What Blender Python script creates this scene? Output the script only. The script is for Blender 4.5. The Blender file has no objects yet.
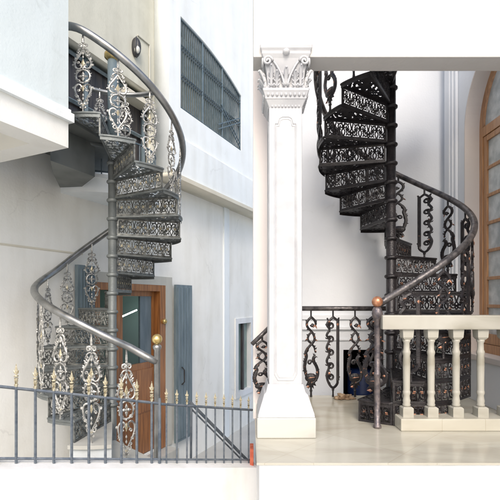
import bpy, bmesh, math, random
from math import sin, cos, pi, radians as R, sqrt, atan2
from mathutils import Vector, Matrix, noise
random.seed(7)
S = bpy.context.scene
COL = S.collection
F = 420.0; H0 = 300.0; EYE = 2.9
def PX(px, Y): return (px-250)*Y/F
def PZ(py, Y): return (H0-py)*Y/F

# ------------------------------------------------------------------ materials
def nt(name):
    m = bpy.data.materials.new(name); m.use_nodes = True
    n = m.node_tree; b = n.nodes['Principled BSDF']; return m, n, b
def noise_mat(name, c1, c2, rough=.6, scale=3, metal=0., bump=.0, bscale=60, rough2=None, stretch=(1,1,1), detail=6, spec=.5, lo=.35, hi=.65, coat=0):
    m, n, b = nt(name); L = n.links
    tc = n.nodes.new('ShaderNodeTexCoord'); mp = n.nodes.new('ShaderNodeMapping'); mp.inputs['Scale'].default_value = stretch
    L.new(tc.outputs['Object'], mp.inputs[0])
    tx = n.nodes.new('ShaderNodeTexNoise'); tx.inputs['Scale'].default_value = scale; tx.inputs['Detail'].default_value = detail
    L.new(mp.outputs[0], tx.inputs[0])
    cr = n.nodes.new('ShaderNodeValToRGB'); cr.color_ramp.elements[0].position = lo; cr.color_ramp.elements[1].position = hi
    cr.color_ramp.elements[0].color = (*c1, 1); cr.color_ramp.elements[1].color = (*c2, 1)
    L.new(tx.outputs['Fac'], cr.inputs[0]); L.new(cr.outputs[0], b.inputs['Base Color'])
    b.inputs['Metallic'].default_value = metal; b.inputs['Specular IOR Level'].default_value = spec
    b.inputs['Coat Weight'].default_value = coat
    if rough2 is None: b.inputs['Roughness'].default_value = rough
    else:
        mr = n.nodes.new('ShaderNodeMapRange'); mr.inputs[3].default_value = rough; mr.inputs[4].default_value = rough2
        L.new(tx.outputs['Fac'], mr.inputs[0]); L.new(mr.outputs[0], b.inputs['Roughness'])
    if bump:
        t2 = n.nodes.new('ShaderNodeTexNoise'); t2.inputs['Scale'].default_value = bscale; t2.inputs['Detail'].default_value = 4
        L.new(tc.outputs['Object'], t2.inputs[0])
        bp = n.nodes.new('ShaderNodeBump'); bp.inputs['Strength'].default_value = bump; bp.inputs['Distance'].default_value = .01
        L.new(t2.outputs['Fac'], bp.inputs['Height']); L.new(bp.outputs[0], b.inputs['Normal'])
    return m
def wall_mat(name, base, stain, amount=.5, streak=True, line=False):
    """painted plaster: broad blotches, vertical rain streaks, fine grain"""
    m, n, b = nt(name); L = n.links; N = n.nodes.new
    tc = N('ShaderNodeTexCoord')
    t1 = N('ShaderNodeTexNoise'); t1.inputs['Scale'].default_value = 1.1; t1.inputs['Detail'].default_value = 8; t1.inputs['Roughness'].default_value = .65
    L.new(tc.outputs['Object'], t1.inputs[0])
    mp = N('ShaderNodeMapping'); mp.inputs['Scale'].default_value = (2.6, 2.6, .35); L.new(tc.outputs['Object'], mp.inputs[0])
    t2 = N('ShaderNodeTexNoise'); t2.inputs['Scale'].default_value = 1.6; t2.inputs['Detail'].default_value = 6; L.new(mp.outputs[0], t2.inputs[0])
    mu = N('ShaderNodeMath'); mu.operation = 'MULTIPLY'; L.new(t1.outputs['Fac'], mu.inputs[0]); L.new(t2.outputs['Fac'], mu.inputs[1])
    mr = N('ShaderNodeMapRange'); mr.inputs[1].default_value = .2; mr.inputs[2].default_value = .42; mr.inputs[4].default_value = amount
    L.new(mu.outputs[0] if streak else t1.outputs['Fac'], mr.inputs[0])
    if not streak: mr.inputs[1].default_value = .4; mr.inputs[2].default_value = .75
    mx = N('ShaderNodeMix'); mx.data_type = 'RGBA'; mx.inputs[6].default_value = (*base, 1); mx.inputs[7].default_value = (*stain, 1)
    L.new(mr.outputs[0], mx.inputs[0]); L.new(mx.outputs[2], b.inputs['Base Color'])
    vo = N('ShaderNodeTexVoronoi'); vo.feature = 'DISTANCE_TO_EDGE'; vo.inputs['Scale'].default_value = .55
    t5 = N('ShaderNodeTexNoise'); t5.inputs['Scale'].default_value = 2.5; t5.inputs['Detail'].default_value = 8; L.new(tc.outputs['Object'], t5.inputs[0])
    vm = N('ShaderNodeMix'); vm.data_type = 'RGBA'; vm.inputs[0].default_value = .28; L.new(tc.outputs['Object'], vm.inputs[6]); L.new(t5.outputs['Color'], vm.inputs[7]); L.new(vm.outputs[2], vo.inputs['Vector'])
    cm = N('ShaderNodeMapRange'); cm.inputs[1].default_value = .0015; cm.inputs[2].default_value = .004; cm.inputs[3].default_value = .12; cm.inputs[4].default_value = 0.; L.new(vo.outputs['Distance'], cm.inputs[0])
    cg = N('ShaderNodeMath'); cg.operation = 'MULTIPLY'; L.new(cm.outputs[0], cg.inputs[0])
    cq = N('ShaderNodeMapRange'); cq.inputs[1].default_value = .5; cq.inputs[2].default_value = .6; L.new(t1.outputs['Fac'], cq.inputs[0]); L.new(cq.outputs[0], cg.inputs[1])
    mx2 = N('ShaderNodeMix'); mx2.data_type = 'RGBA'; mx2.inputs[7].default_value = (.16,.15,.13,1); L.new(mx.outputs[2], mx2.inputs[6]); L.new(cg.outputs[0], mx2.inputs[0]); L.new(mx2.outputs[2], b.inputs['Base Color'])
    b.inputs['Roughness'].default_value = .75; b.inputs['Specular IOR Level'].default_value = .3
    t3 = N('ShaderNodeTexNoise'); t3.inputs['Scale'].default_value = 45; t3.inputs['Detail'].default_value = 5; L.new(tc.outputs['Object'], t3.inputs[0])
    t4 = N('ShaderNodeTexNoise'); t4.inputs['Scale'].default_value = 3; L.new(tc.outputs['Object'], t4.inputs[0])
    ad = N('ShaderNodeMath'); ad.operation = 'MULTIPLY_ADD'; ad.inputs[1].default_value = 4; L.new(t4.outputs['Fac'], ad.inputs[0]); L.new(t3.outputs['Fac'], ad.inputs[2])
    bp = N('ShaderNodeBump'); bp.inputs['Strength'].default_value = .22; bp.inputs['Distance'].default_value = .008
    L.new(ad.outputs[0], bp.inputs['Height']); L.new(bp.outputs[0], b.inputs['Normal'])
    return m
M = {}
M['white'] = wall_mat('white_plaster', (.85,.885,.885), (.66,.67,.64), .5)
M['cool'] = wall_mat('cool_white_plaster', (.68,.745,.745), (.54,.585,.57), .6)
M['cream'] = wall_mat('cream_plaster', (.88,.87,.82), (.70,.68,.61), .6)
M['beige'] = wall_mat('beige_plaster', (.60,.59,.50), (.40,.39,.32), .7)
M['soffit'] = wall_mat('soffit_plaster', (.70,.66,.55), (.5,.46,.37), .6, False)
M['inwhite'] = wall_mat('courtyard_white', (.74,.76,.785), (.66,.67,.69), .5, False)
M['beam'] = wall_mat('beam_plaster', (.66,.635,.60), (.58,.545,.50), .6, False)
M['pink'] = wall_mat('pinkish_plaster', (.80,.74,.70), (.72,.64,.60), .5, False)
M['taupe'] = wall_mat('taupe_plaster', (.66,.61,.575), (.54,.49,.46), .5, False)
M['colwhite'] = noise_mat('column_paint', (.47,.47,.48), (.56,.56,.56), .6, 7, bump=.15, bscale=30)
M['steelpaint'] = noise_mat('grey_metal_paint', (.12,.135,.135), (.19,.205,.20), .42, 5, metal=.35, bump=.25, bscale=70, rough2=.55)
M['lacegrey'] = noise_mat('cast_grey_iron', (.055,.060,.060), (.20,.205,.19), .4, 22, metal=.45, bump=.4, bscale=90)
M['silver'] = noise_mat('silver_cast_metal', (.17,.17,.165), (.62,.61,.57), .33, 26, metal=.55, bump=.4, bscale=90)
M['rail_l'] = noise_mat('brushed_handrail', (.24,.245,.24), (.38,.38,.37), .26, 9, metal=.85, rough2=.42)
M['iron'] = noise_mat('black_iron', (.010,.009,.011), (.032,.027,.028), .36, 14, metal=.2, bump=.4, bscale=80)
M['iron_rail'] = noise_mat('dark_iron_handrail', (.045,.042,.045), (.16,.145,.14), .28, 16, metal=.6, bump=.3, bscale=50, rough2=.45)
M['newel'] = noise_mat('worn_iron_newel', (.10,.09,.10), (.25,.21,.20), .35, 24, metal=.6, bump=.4, bscale=60)
M['copper'] = noise_mat('copper_gilding', (.030,.022,.020), (.46,.225,.14), .45, 26, metal=.4, lo=.42, hi=.58)
M['copperball'] = noise_mat('copper_ball', (.34,.13,.06), (.66,.33,.19), .32, 22, metal=.6)
M['gold'] = noise_mat('brass_gold', (.55,.38,.13), (.80,.62,.28), .28, 20, metal=.8)
M['palegold'] = noise_mat('pale_gold_paint', (.22,.18,.10), (.66,.60,.44), .4, 40, metal=.35, bump=.3)
M['fence'] = noise_mat('fence_blue_grey_paint', (.075,.095,.12), (.15,.17,.19), .45, 12, metal=.2, bump=.3, bscale=70)
M['grille'] = noise_mat('grille_paint', (.085,.125,.15), (.15,.19,.21), .5, 10)
M['blue'] = noise_mat('blue_grey_wood_paint', (.12,.165,.19), (.18,.23,.255), .5, 3, stretch=(4,4,.8), bump=.4, bscale=40)
M['darkdoor'] = noise_mat('dark_stained_wood', (.028,.026,.030), (.075,.065,.060), .5, 3, stretch=(10,10,.8))
M['landing'] = noise_mat('landing_steel', (.11,.12,.115), (.18,.19,.18), .5, 3, metal=.2)
M['wood'] = noise_mat('orange_varnished_wood', (.22,.080,.022), (.42,.17,.05), .32, 2.2, stretch=(14,14,.9), bump=.15, coat=.3)
M['wood2'] = noise_mat('brown_varnished_wood', (.34,.165,.075), (.52,.28,.13), .35, 3, stretch=(14,14,.9), bump=.15, coat=.3)
M['teal'] = noise_mat('teal_room', (.38,.52,.48), (.46,.60,.55), .7, 1)
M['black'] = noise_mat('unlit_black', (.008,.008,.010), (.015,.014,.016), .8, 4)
M['dim'] = wall_mat('dim_plaster', (.55,.54,.48), (.42,.41,.36), .5)
M['bluedrum'] = noise_mat('blue_plastic', (.010,.022,.09), (.016,.040,.15), .35, 3)
M['brick'] = noise_mat('red_brick', (.50,.10,.05), (.62,.17,.09), .8, 20, bump=.5)
M['cloth'] = noise_mat('brown_cloth', (.13,.075,.04), (.46,.34,.22), .9, 18, bump=.5, bscale=40)
M['cloth2'] = noise_mat('dark_patterned_cloth', (.03,.018,.014), (.52,.38,.26), .8, 16, bump=.5, bscale=40, lo=.48, hi=.62)
M['stonegrey'] = noise_mat('grey_green_stone', (.12,.14,.13), (.25,.27,.25), .6, 24, detail=10)
M['lampblack'] = noise_mat('lamp_black', (.02,.02,.022), (.04,.04,.04), .4, 8)
M['frosted'] = noise_mat('frosted_lamp_glass', (.45,.45,.42), (.6,.6,.55), .2, 5)
M['palewall'] = wall_mat('plinth_paint', (.80,.80,.79), (.58,.57,.52), .6)
M['podium'] = wall_mat('podium_paint', (.66,.70,.71), (.5,.5,.46), .6)
M['darkriser'] = noise_mat('dark_patterned_tile', (.03,.022,.02), (.22,.15,.11), .4, 40, lo=.45, hi=.6)

def marble(name, a, b_, vein, rough=.2, joints=False):
    m, n, b = nt(name); L = n.links; N = n.nodes.new
    tc = N('ShaderNodeTexCoord'); mp = N('ShaderNodeMapping'); mp.inputs['Rotation'].default_value = (0, 0, R(38)); mp.inputs['Scale'].default_value = (1, 3.2, 2)
    L.new(tc.outputs['Object'], mp.inputs[0])
    t = N('ShaderNodeTexNoise'); t.inputs['Scale'].default_value = 1.5; t.inputs['Detail'].default_value = 5; t.inputs['Distortion'].default_value = .6
    L.new(mp.outputs[0], t.inputs[0])
    cr = N('ShaderNodeValToRGB'); e = cr.color_ramp.elements
    e[0].position = .33; e[0].color = (*vein, 1); e[1].position = .66; e[1].color = (*a, 1)
    q = e.new(.5); q.color = (*b_, 1)
    L.new(t.outputs['Fac'], cr.inputs[0]); out = cr.outputs[0]
    if joints:
        mp2 = N('ShaderNodeMapping'); mp2.inputs['Rotation'].default_value = (0, 0, R(45)); mp2.inputs['Location'].default_value = (.17, .05, 0)
        L.new(tc.outputs['Object'], mp2.inputs[0])
        br = N('ShaderNodeTexBrick'); br.offset = 0; br.inputs['Scale'].default_value = 1; br.inputs['Mortar Size'].default_value = .0016
        br.inputs['Brick Width'].default_value = .6; br.inputs['Row Height'].default_value = .6
        br.inputs['Color1'].default_value = (1,1,1,1); br.inputs['Color2'].default_value = (.94,.93,.91,1); br.inputs['Mortar'].default_value = (.80,.77,.71,1)
        L.new(mp2.outputs[0], br.inputs[0])
        mx = N('ShaderNodeMix'); mx.data_type = 'RGBA'; mx.blend_type = 'MULTIPLY'; mx.inputs[0].default_value = 1
        L.new(out, mx.inputs[6]); L.new(br.outputs[0], mx.inputs[7]); out = mx.outputs[2]
    L.new(out, b.inputs['Base Color'])
    t2 = N('ShaderNodeTexNoise'); t2.inputs['Scale'].default_value = 14; t2.inputs['Detail'].default_value = 5; L.new(tc.outputs['Object'], t2.inputs[0])
    mr = N('ShaderNodeMapRange'); mr.inputs[3].default_value = rough*.6; mr.inputs[4].default_value = rough*1.5
    L.new(t2.outputs['Fac'], mr.inputs[0]); L.new(mr.outputs[0], b.inputs['Roughness'])
    return m
M['floor'] = marble('polished_cream_marble_floor', (.545,.52,.44), (.50,.475,.395), (.43,.40,.325), .17, True)
M['marble'] = marble('cream_marble', (.46,.445,.385), (.41,.39,.33), (.31,.29,.23), .38)
M['whitemarble'] = marble('white_marble', (.56,.55,.50), (.52,.51,.46), (.42,.41,.365), .35)
def glass_mat(name, tint, alpha):
    m, n, b = nt(name)
    b.inputs['Base Color'].default_value = (*tint, 1); b.inputs['Roughness'].default_value = .08
    b.inputs['Alpha'].default_value = alpha; b.inputs['Specular IOR Level'].default_value = .8
    return m
M['glass'] = glass_mat('teal_glass', (.10,.17,.16), .16)
M['glassgrey'] = noise_mat('dusty_textured_glass', (.42,.455,.455), (.64,.67,.66), .22, 9, bump=.3, bscale=40)
M['glassgreen'] = noise_mat('green_grey_glass', (.17,.24,.22), (.24,.31,.29), .12, 3)
m, n, b = nt('lit_tube'); b.inputs['Emission Color'].default_value = (.9,1,.98,1); b.inputs['Emission Strength'].default_value = 30.0; M['tube'] = m
m, n, b = nt('pale_concrete'); M['ground'] = noise_mat('pale_concrete_ground', (.42,.41,.38), (.56,.55,.51), .85, .9, bump=.4, bscale=25, detail=10)

# ------------------------------------------------------------------ mesh helpers
def finish(name, bm, mat, parent=None, smooth=False, local=False):
    """link one mesh object; vertices are in scene coordinates unless local"""
    if parent is not None and not local:
        bmesh.ops.translate(bm, verts=bm.verts, vec=-wloc(parent))
    me = bpy.data.meshes.new(name); bm.normal_update(); bm.to_mesh(me); bm.free()
    me.materials.append(M[mat])
    if smooth:
        for p in me.polygons: p.use_smooth = True
    o = bpy.data.objects.new(name, me); COL.objects.link(o); o.parent = parent
    return o
def finish2(name, bm, bm2, mat, mat2, parent, local=True):
    for f in bm2.faces: f.material_index = 1
    t = bpy.data.meshes.new('t'); bm2.to_mesh(t); bm2.free()
    for f in bm.faces: f.material_index = 0
    bm.from_mesh(t); bpy.data.meshes.remove(t)
    o = finish(name, bm, mat, parent, False, local); o.data.materials.append(M[mat2]); return o
def wloc(o):
    v = Vector((0,0,0))
    while o: v += o.location; o = o.parent
    return v
def thing(name, label, cat, loc=(0,0,0), group=None):
    o = bpy.data.objects.new(name, None); COL.objects.link(o); o.location = loc; o.empty_display_size = .1
    o['label'] = label; o['category'] = cat
    if group: o['group'] = group
    return o
def tag(o, label, cat, group=None):
    o['label'] = label; o['category'] = cat
    if group: o['group'] = group
    return o
def inst(src, parent, loc=(0,0,0), rz=0, sc=(1,1,1)):
    c = src.copy(); COL.objects.link(c); c.parent = parent; c.location = loc; c.rotation_euler = (0,0,rz); c.scale = sc
    return c
def box(bm, x0, x1, y0, y1, z0, z1, bevel=0):
    vs = [bm.verts.new((x, y, z)) for x in (x0, x1) for y in (y0, y1) for z in (z0, z1)]
    fs = [bm.faces.new([vs[i] for i in f]) for f in ((0,1,3,2),(4,6,7,5),(0,4,5,1),(2,3,7,6),(0,2,6,4),(1,5,7,3))]
    if bevel:
        es = list({e for f in fs for e in f.edges})
        bmesh.ops.bevel(bm, geom=es, offset=bevel, segments=2, affect='EDGES', profile=.6)
def prism(bm, pts, z0, z1):
    a = [bm.verts.new((p[0], p[1], z0)) for p in pts]; b = [bm.verts.new((p[0], p[1], z1)) for p in pts]
    n = len(pts); bm.faces.new(a[::-1]); bm.faces.new(b)
    for i in range(n): bm.faces.new((a[i], a[(i+1)%n], b[(i+1)%n], b[i]))
def tube(bm, pts, r, n=6, cap=True):
    """sweep a round section along pts; r is a number or a list"""
    P = [Vector(p) for p in pts]; k = len(P)
    if isinstance(r, (int, float)): r = [r]*k
    up = None; rings = []
    for i in range(k):
        t = (P[min(i+1, k-1)] - P[max(i-1, 0)])
        if t.length < 1e-9: t = Vector((0,0,1))
        t.normalize()
        if up is None:
            up = Vector((0,1,0)) if abs(t.y) < .9 else Vector((1,0,0))
        s = t.cross(up)
        if s.length < 1e-6: s = t.cross(Vector((1,0,0)))
        s.normalize(); up = s.cross(t).normalized()
        rings.append([bm.verts.new(P[i] + (s*cos(2*pi*j/n) + up*sin(2*pi*j/n))*r[i]) for j in range(n)])
    for i in range(k-1):
        for j in range(n):
            bm.faces.new((rings[i][j], rings[i][(j+1)%n], rings[i+1][(j+1)%n], rings[i+1][j]))
    if cap: bm.faces.new(rings[0][::-1]); bm.faces.new(rings[-1])
def lathe(bm, prof, n=20, c=(0,0,0)):
    rings = []
    for r, z in prof:
        rings.append([bm.verts.new((c[0]+r*cos(2*pi*j/n), c[1]+r*sin(2*pi*j/n), c[2]+z)) for j in range(n)])
    for i in range(len(rings)-1):
        for j in range(n): bm.faces.new((rings[i][j], rings[i][(j+1)%n], rings[i+1][(j+1)%n], rings[i+1][j]))
    bm.faces.new(rings[0][::-1]); bm.faces.new(rings[-1])
def sqlathe(bm, prof, c=(0,0,0), ratio=1.0):
    """square section stack: prof = (half width, z)"""
    rings = []
    for w, z in prof:
        rings.append([bm.verts.new((c[0]+sx*w, c[1]+sy*w*ratio, c[2]+z)) for sx, sy in ((-1,-1),(1,-1),(1,1),(-1,1))])
    for i in range(len(rings)-1):
        for j in range(4): bm.faces.new((rings[i][j], rings[i][(j+1)%4], rings[i+1][(j+1)%4], rings[i+1][j]))
    bm.faces.new(rings[0][::-1]); bm.faces.new(rings[-1])
def leaf(bm, a, b, w, th=None):
    a = Vector(a); b = Vector(b); th = th or w*.6
    d = (b-a); m_ = a + d*.40; dn = d.normalized()
    s = dn.cross(Vector((0,1,0)))
    if s.length < 1e-4: s = Vector((1,0,0))
    s.normalize(); u = s.cross(dn).normalized()
    A = bm.verts.new(a); B = bm.verts.new(b)
    q = [bm.verts.new(m_ + v) for v in (s*w, u*th, -s*w, -u*th)]
    for i in range(4):
        bm.faces.new((A, q[i], q[(i+1)%4])); bm.faces.new((B, q[(i+1)%4], q[i]))
def ball(bm, c, r, seg=12, sc=(1,1,1)):
    g = bmesh.ops.create_uvsphere(bm, u_segments=seg, v_segments=max(6, seg//2+2), radius=r)
    for v in g['verts']: v.co = Vector((v.co.x*sc[0], v.co.y*sc[1], v.co.z*sc[2])) + Vector(c)
def crom(P, sub=5):
    """smooth 2D polyline through points"""
    out = []
    for i in range(len(P)-1):
        p0 = P[max(i-1,0)]; p1 = P[i]; p2 = P[i+1]; p3 = P[min(i+2,len(P)-1)]
        for k in range(sub):
            t = k/sub
            out.append(tuple(.5*((2*p1[a]) + (-p0[a]+p2[a])*t + (2*p0[a]-5*p1[a]+4*p2[a]-p3[a])*t*t + (-p0[a]+3*p1[a]-3*p2[a]+p3[a])*t**3) for a in range(len(p1))))
    out.append(tuple(P[-1])); return out
def spiral(cx, cz, r0, a0, turns, s=1, r1=.25, n=None):
    n = n or max(6, int(abs(turns)*11)); out = []
    for i in range(n+1):
        t = i/n; r = r0*(1-(1-r1)*t); a = a0 + s*2*pi*turns*t
        out.append((cx + r*cos(a), cz + r*sin(a)))
    return out
PATH = []
def snap(x, z, far=9.):
    return min(PATH, key=lambda p: (p[0]-x)**2+(p[1]-z)**2)
def stroke(bm, pts, r, n=5, mirror=False, taper=True):
    k = len(pts); PATH.extend(pts)
    if mirror: PATH.extend([(-p[0], p[1]) for p in pts])
    rr = [r*(1 - .45*max(0, (i/(k-1)-.6)/.4)) for i in range(k)] if taper else r
    tube(bm, [(p[0], 0, p[1]) for p in pts], rr, n)
    if mirror: tube(bm, [(-p[0], 0, p[1]) for p in pts], rr, n)
def sheet(outer, holes=(), depth=.1, to=None):
    """flat outline with holes, extruded; to(u, v, w) maps to scene coordinates"""
    cu = bpy.data.curves.new('outline', 'CURVE'); cu.dimensions = '2D'; cu.fill_mode = 'BOTH'; cu.extrude = depth/2
    for loop in (outer, *holes):
        sp = cu.splines.new('POLY'); sp.points.add(len(loop)-1); sp.use_cyclic_u = True
        for p, c in zip(sp.points, loop): p.co = (c[0], c[1], 0, 1)
    ob = bpy.data.objects.new('outline', cu); COL.objects.link(ob)
    dg = bpy.context.evaluated_depsgraph_get(); me = bpy.data.meshes.new_from_object(ob.evaluated_get(dg))
    bm = bmesh.new(); bm.from_mesh(me)
    bpy.data.objects.remove(ob); bpy.data.curves.remove(cu); bpy.data.meshes.remove(me)
    bmesh.ops.remove_doubles(bm, verts=bm.verts, dist=1e-5)
    for v in bm.verts: v.co = Vector(to(v.co.x, v.co.y, v.co.z))
    bmesh.ops.recalc_face_normals(bm, faces=bm.faces)
    return bm
def rect(u0, u1, v0, v1): return [(u0,v0),(u1,v0),(u1,v1),(u0,v1)]

# ------------------------------------------------------------------ ornamental ironwork
def left_baluster_bms():
    PATH.clear()
    s = bmesh.new(); g = bmesh.new(); r = .0070
    tube(s, [(0,0,.84),(0,0,.80),(0,0,.745),(0,0,.72)], [.006,.007,.011,.007], 7)
    ball(s, (0,0,.722), .012, 8)
    # small heart of scrolls
    stroke(s, spiral(.021,.690,.021,pi*.75,1.1,-1), r, mirror=True)
    stroke(s, crom([(0,.665),(.022,.66),(.038,.645),(.036,.628),(.022,.626)],4), r, mirror=True)
    leaf(s, (0,0,.715),(0,0,.66),.011)
    ball(s, (0,0,.655), .010, 8)
    # teardrop
    stroke(s, crom([(0,.645),(.016,.615),(.038,.575),(.060,.535),(.069,.497),(.058,.464),(.032,.452),(.014,.466),(.018,.484),(.032,.482)],4), r*1.15, mirror=True)
    for z, x in ((.60,.028),(.555,.053)): leaf(s, (x,0,z),(x+.02,0,z+.018),.007); leaf(s, (-x,0,z),(-x-.02,0,z+.018),.007)
    leaf(g, (0,0,.47),(0,0,.555),.018); leaf(s, (0,0,.475),(.034,0,.515),.010); leaf(s, (0,0,.475),(-.034,0,.515),.010)
    leaf(s, (0,0,.45),(0,0,.478),.012)
    # ring with fleur
    stroke(s, [(.058*cos(a),.375+.066*sin(a)) for a in [2*pi*i/20 for i in range(21)]], r*1.1, taper=False)
    for i in range(4):
        a = pi/2*i; leaf(s, (0,0,.375),(.045*cos(a),0,.375+.05*sin(a)),.013)
    leaf(g, (0,0,.378),(0,0,.425),.012); ball(s, (0,0,.375), .013, 8)
    ball(s,(0,0,.443),.010,8); ball(s,(0,0,.305),.010,8)
    for sx in (-1,1): leaf(s,(sx*.058,0,.375),(sx*.074,0,.375),.008)
    # inverted heart
    stroke(s, crom([(.012,.262),(.020,.282),(.040,.290),(.062,.272),(.068,.238),(.058,.195),(.036,.150),(.014,.112),(0,.085)],4), r*1.15, mirror=True)
    leaf(g, (0,0,.285),(0,0,.215),.016); leaf(s, (0,0,.275),(.032,0,.240),.010); leaf(s, (0,0,.275),(-.032,0,.240),.010)
    for z, x in ((.19,.055),(.14,.032)): leaf(s, (x,0,z),(x+.018,0,z-.02),.007); leaf(s, (-x,0,z),(-x-.018,0,z-.02),.007)
    for zc_, x_, rr_ in ((.625,.040,.013),(.515,.040,.012),(.585,.046,.010),(.325,.040,.014),(.425,.046,.013),(.225,.036,.013),(.165,.050,.012),(.125,.036,.011),(.255,.078,.010),(.49,.080,.010)):
        stroke(s, spiral(x_, zc_, rr_, pi, 1.15, -1), r*.8, mirror=True)
    for zc_ in (.61,.575,.18,.145): leaf(s, (0,0,zc_-.016),(0,0,zc_+.018),.009)
    for x_, zc_ in ((.074,.515),(.066,.55),(.048,.60),(.072,.40),(.060,.345),(.072,.245),(.062,.19),(.030,.69),(.034,.06)):
        q_ = snap(x_-.01, zc_)
        for sx in (-1,1): leaf(s, (sx*q_[0],0,q_[1]),(sx*(q_[0]+.020),0,q_[1]+.014),.0085)
    stroke(s, spiral(.022,.095,.020,pi/2,1.0,-1), r*.9, mirror=True)
    stroke(s, spiral(.016,.055,.014,pi/2,1.0,1), r*.9, mirror=True)
    leaf(g, (0,0,.10),(0,0,.05),.011)
    tube(s, [(0,0,.09),(0,0,.03),(0,0,0)], [.006,.006,.009], 6)
    return s, g
def vine_baluster_bms():
    PATH.clear()
    s = bmesh.new(); g = bmesh.new(); r = .0132
    tube(s, [(0,0,.86),(0,0,.76)], .0085, 7)
    stroke(s, crom([(0,.775),(-.022,.755),(-.040,.725),(-.040,.690),(-.020,.660),(.006,.632),(.026,.600),(.034,.565),(.020,.530),(-.010,.500),(-.034,.470)],4), r, taper=False)
    stroke(s, crom([(0,.775),(.024,.755),(.042,.728),(.044,.702),(.030,.690)],4), r)
    stroke(s, crom([(.006,.632),(-.020,.605),(-.032,.570),(-.022,.540),(.006,.515),(.030,.480),(.036,.448)],4), r*.9)
    for a, b in (((.044,.705),(.012,.676)),((.040,.70),(.055,.668)),((.034,.565),(.062,.55)),((-.034,.57),(-.06,.548))): leaf(g, (a[0],-.012,a[1]),(b[0]*1.05,-.014,b[1]-.008),.008,.007)
    # peacock: neck, body, tail forming the lower lyre
    stroke(s, crom([(-.034,.470),(-.052,.430),(-.046,.395),(-.056,.350),(-.064,.290),(-.052,.225),(-.030,.170),(-.004,.135)],4), r*1.25, taper=False)
    stroke(s, crom([(.044,.395),(.030,.388),(.022,.365),(.032,.330),(.052,.295),(.064,.245),(.058,.195),(.034,.155),(0,.135)],4), r*1.3, taper=False)
    ball(s, (.034,0,.392), .015, 8); leaf(s, (.04,0,.395),(.068,0,.384),.006)
    for k in range(3): leaf(s, (.028,0,.40),(.016+.012*k,0,.432),.003)
    ball(s, (0,0,.185), .054, 12, (1.12,.45,.85)); leaf(g, (-.035,-.020,.185),(.04,-.020,.195),.010,.006); leaf(g, (-.03,.020,.185),(.034,.020,.19),.010,.006)
    leaf(s, (0,0,.15),(-.052,0,.105),.021); leaf(s, (0,0,.15),(.052,0,.105),.021); leaf(s, (0,0,.13),(-.03,0,.075),.012); leaf(s, (0,0,.13),(.03,0,.075),.012)
    leaf(g, (-.012,-.012,.10),(-.05,-.012,.098),.015)
    for a, b in (((-.046,.40),(-.075,.42)),((-.06,.33),(-.08,.352)),((-.06,.30),(-.036,.33)),((.034,.46),(.058,.48)),((-.05,.44),(-.02,.452))):
        q_ = snap(*a); leaf(s, (q_[0],0,q_[1]),(q_[0]+b[0]-a[0],0,q_[1]+b[1]-a[1]),.012)
    leaf(g, (-.058,-.008,.31),(-.074,-.008,.275),.014); leaf(g,(.036,-.008,.455),(.05,-.008,.425),.014); leaf(g,(.058,-.01,.26),(.066,-.01,.215),.013); leaf(g,(-.05,-.01,.42),(-.062,-.01,.385),.013)
    for x_, z_, a_ in ((-.045,.735,2.4),(.05,.73,.8),(-.02,.66,3.4),(.03,.61,.3),(-.036,.60,2.6),(.036,.55,-.4),(-.04,.49,3.6),(.044,.50,.4),(-.062,.37,2.8),(.02,.42,1.2),(-.03,.25,.6),(.035,.22,2.4),(-.07,.25,3.4),(.072,.27,-.2),(.05,.33,.5),(-.02,.30,1.8),(0,.24,1.5),(-.055,.16,3.6),(.06,.15,-.4)):
        q_ = snap(x_, z_); leaf(s, (q_[0],0,q_[1]),(q_[0]+.026*cos(a_),0,q_[1]+.026*sin(a_)),.010)
    for x_, z_ in ((-.045,.70),(.03,.575),(-.03,.455),(.04,.36),(.03,.09),(-.055,.22)):
        q_ = snap(x_, z_); leaf(g, (q_[0]-.006,-.010,q_[1]-.01),(q_[0]+.008,-.013,q_[1]+.022),.007,.006)
    stroke(s, spiral(-.012,.335,.026,0,1.2,1), r*.75); stroke(s, spiral(.012,.70,.018,pi,1.1,1), r*.7)
    ball(s, (0,0,.06), .015, 8); tube(s, [(0,0,.14),(0,0,.03),(0,0,0)], [.012,.010,.013], 7)
    return s, g
def lyre_baluster_bms():
    PATH.clear()
    s = bmesh.new(); g = bmesh.new(); r = .0132
    tube(s, [(0,0,.86),(0,0,.76)], .0085, 7)
    stroke(s, crom([(0,.775),(-.022,.757),(-.040,.740),(-.058,.768)],4), r); stroke(s, crom([(0,.775),(.024,.757),(.044,.745),(.060,.772)],4), r)
    stroke(s, [(.046,.752),(.046,.40),(.046,.16)], r*1.25, taper=False)
    for z in (.66,.30,.27): ball(s, (.046,0,z), .015, 8, (1,1,.6))
    ball(g, (.046,0,.285), .0155, 8, (1,1,.8)); leaf(g, (.046,-.01,.74),(.046,-.01,.66),.012)
    stroke(s, crom([(-.040,.745),(-.060,.70),(-.036,.655),(-.062,.60),(-.036,.555),(-.062,.48),(-.036,.42),(-.062,.35),(-.040,.29),(-.062,.22),(-.052,.155),(-.026,.105),(0,.085)],4), r, taper=False)
    for i, z in enumerate((.69,.56,.43,.30,.19)):
        stroke(s, spiral(-.022, z, .032, pi, 1.35, -1), r*.85)
        leaf(s, (-.05,0,z-.04),(-.02,0,z-.062),.008)
        if i % 2 == 0: leaf(g, (-.046,-.01,z+.03),(-.028,-.01,z+.052),.013)
        leaf(s, (-.060,0,z),(-.078,0,z+.022),.007)
    stroke(s, crom([(0,.085),(.026,.105),(.044,.135),(.046,.17),(.064,.20)],4), r)
    ball(s, (0,0,.07), .014, 8); tube(s, [(0,0,.09),(0,0,.03),(0,0,0)], [.009,.008,.011], 7)
    return s, g
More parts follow.
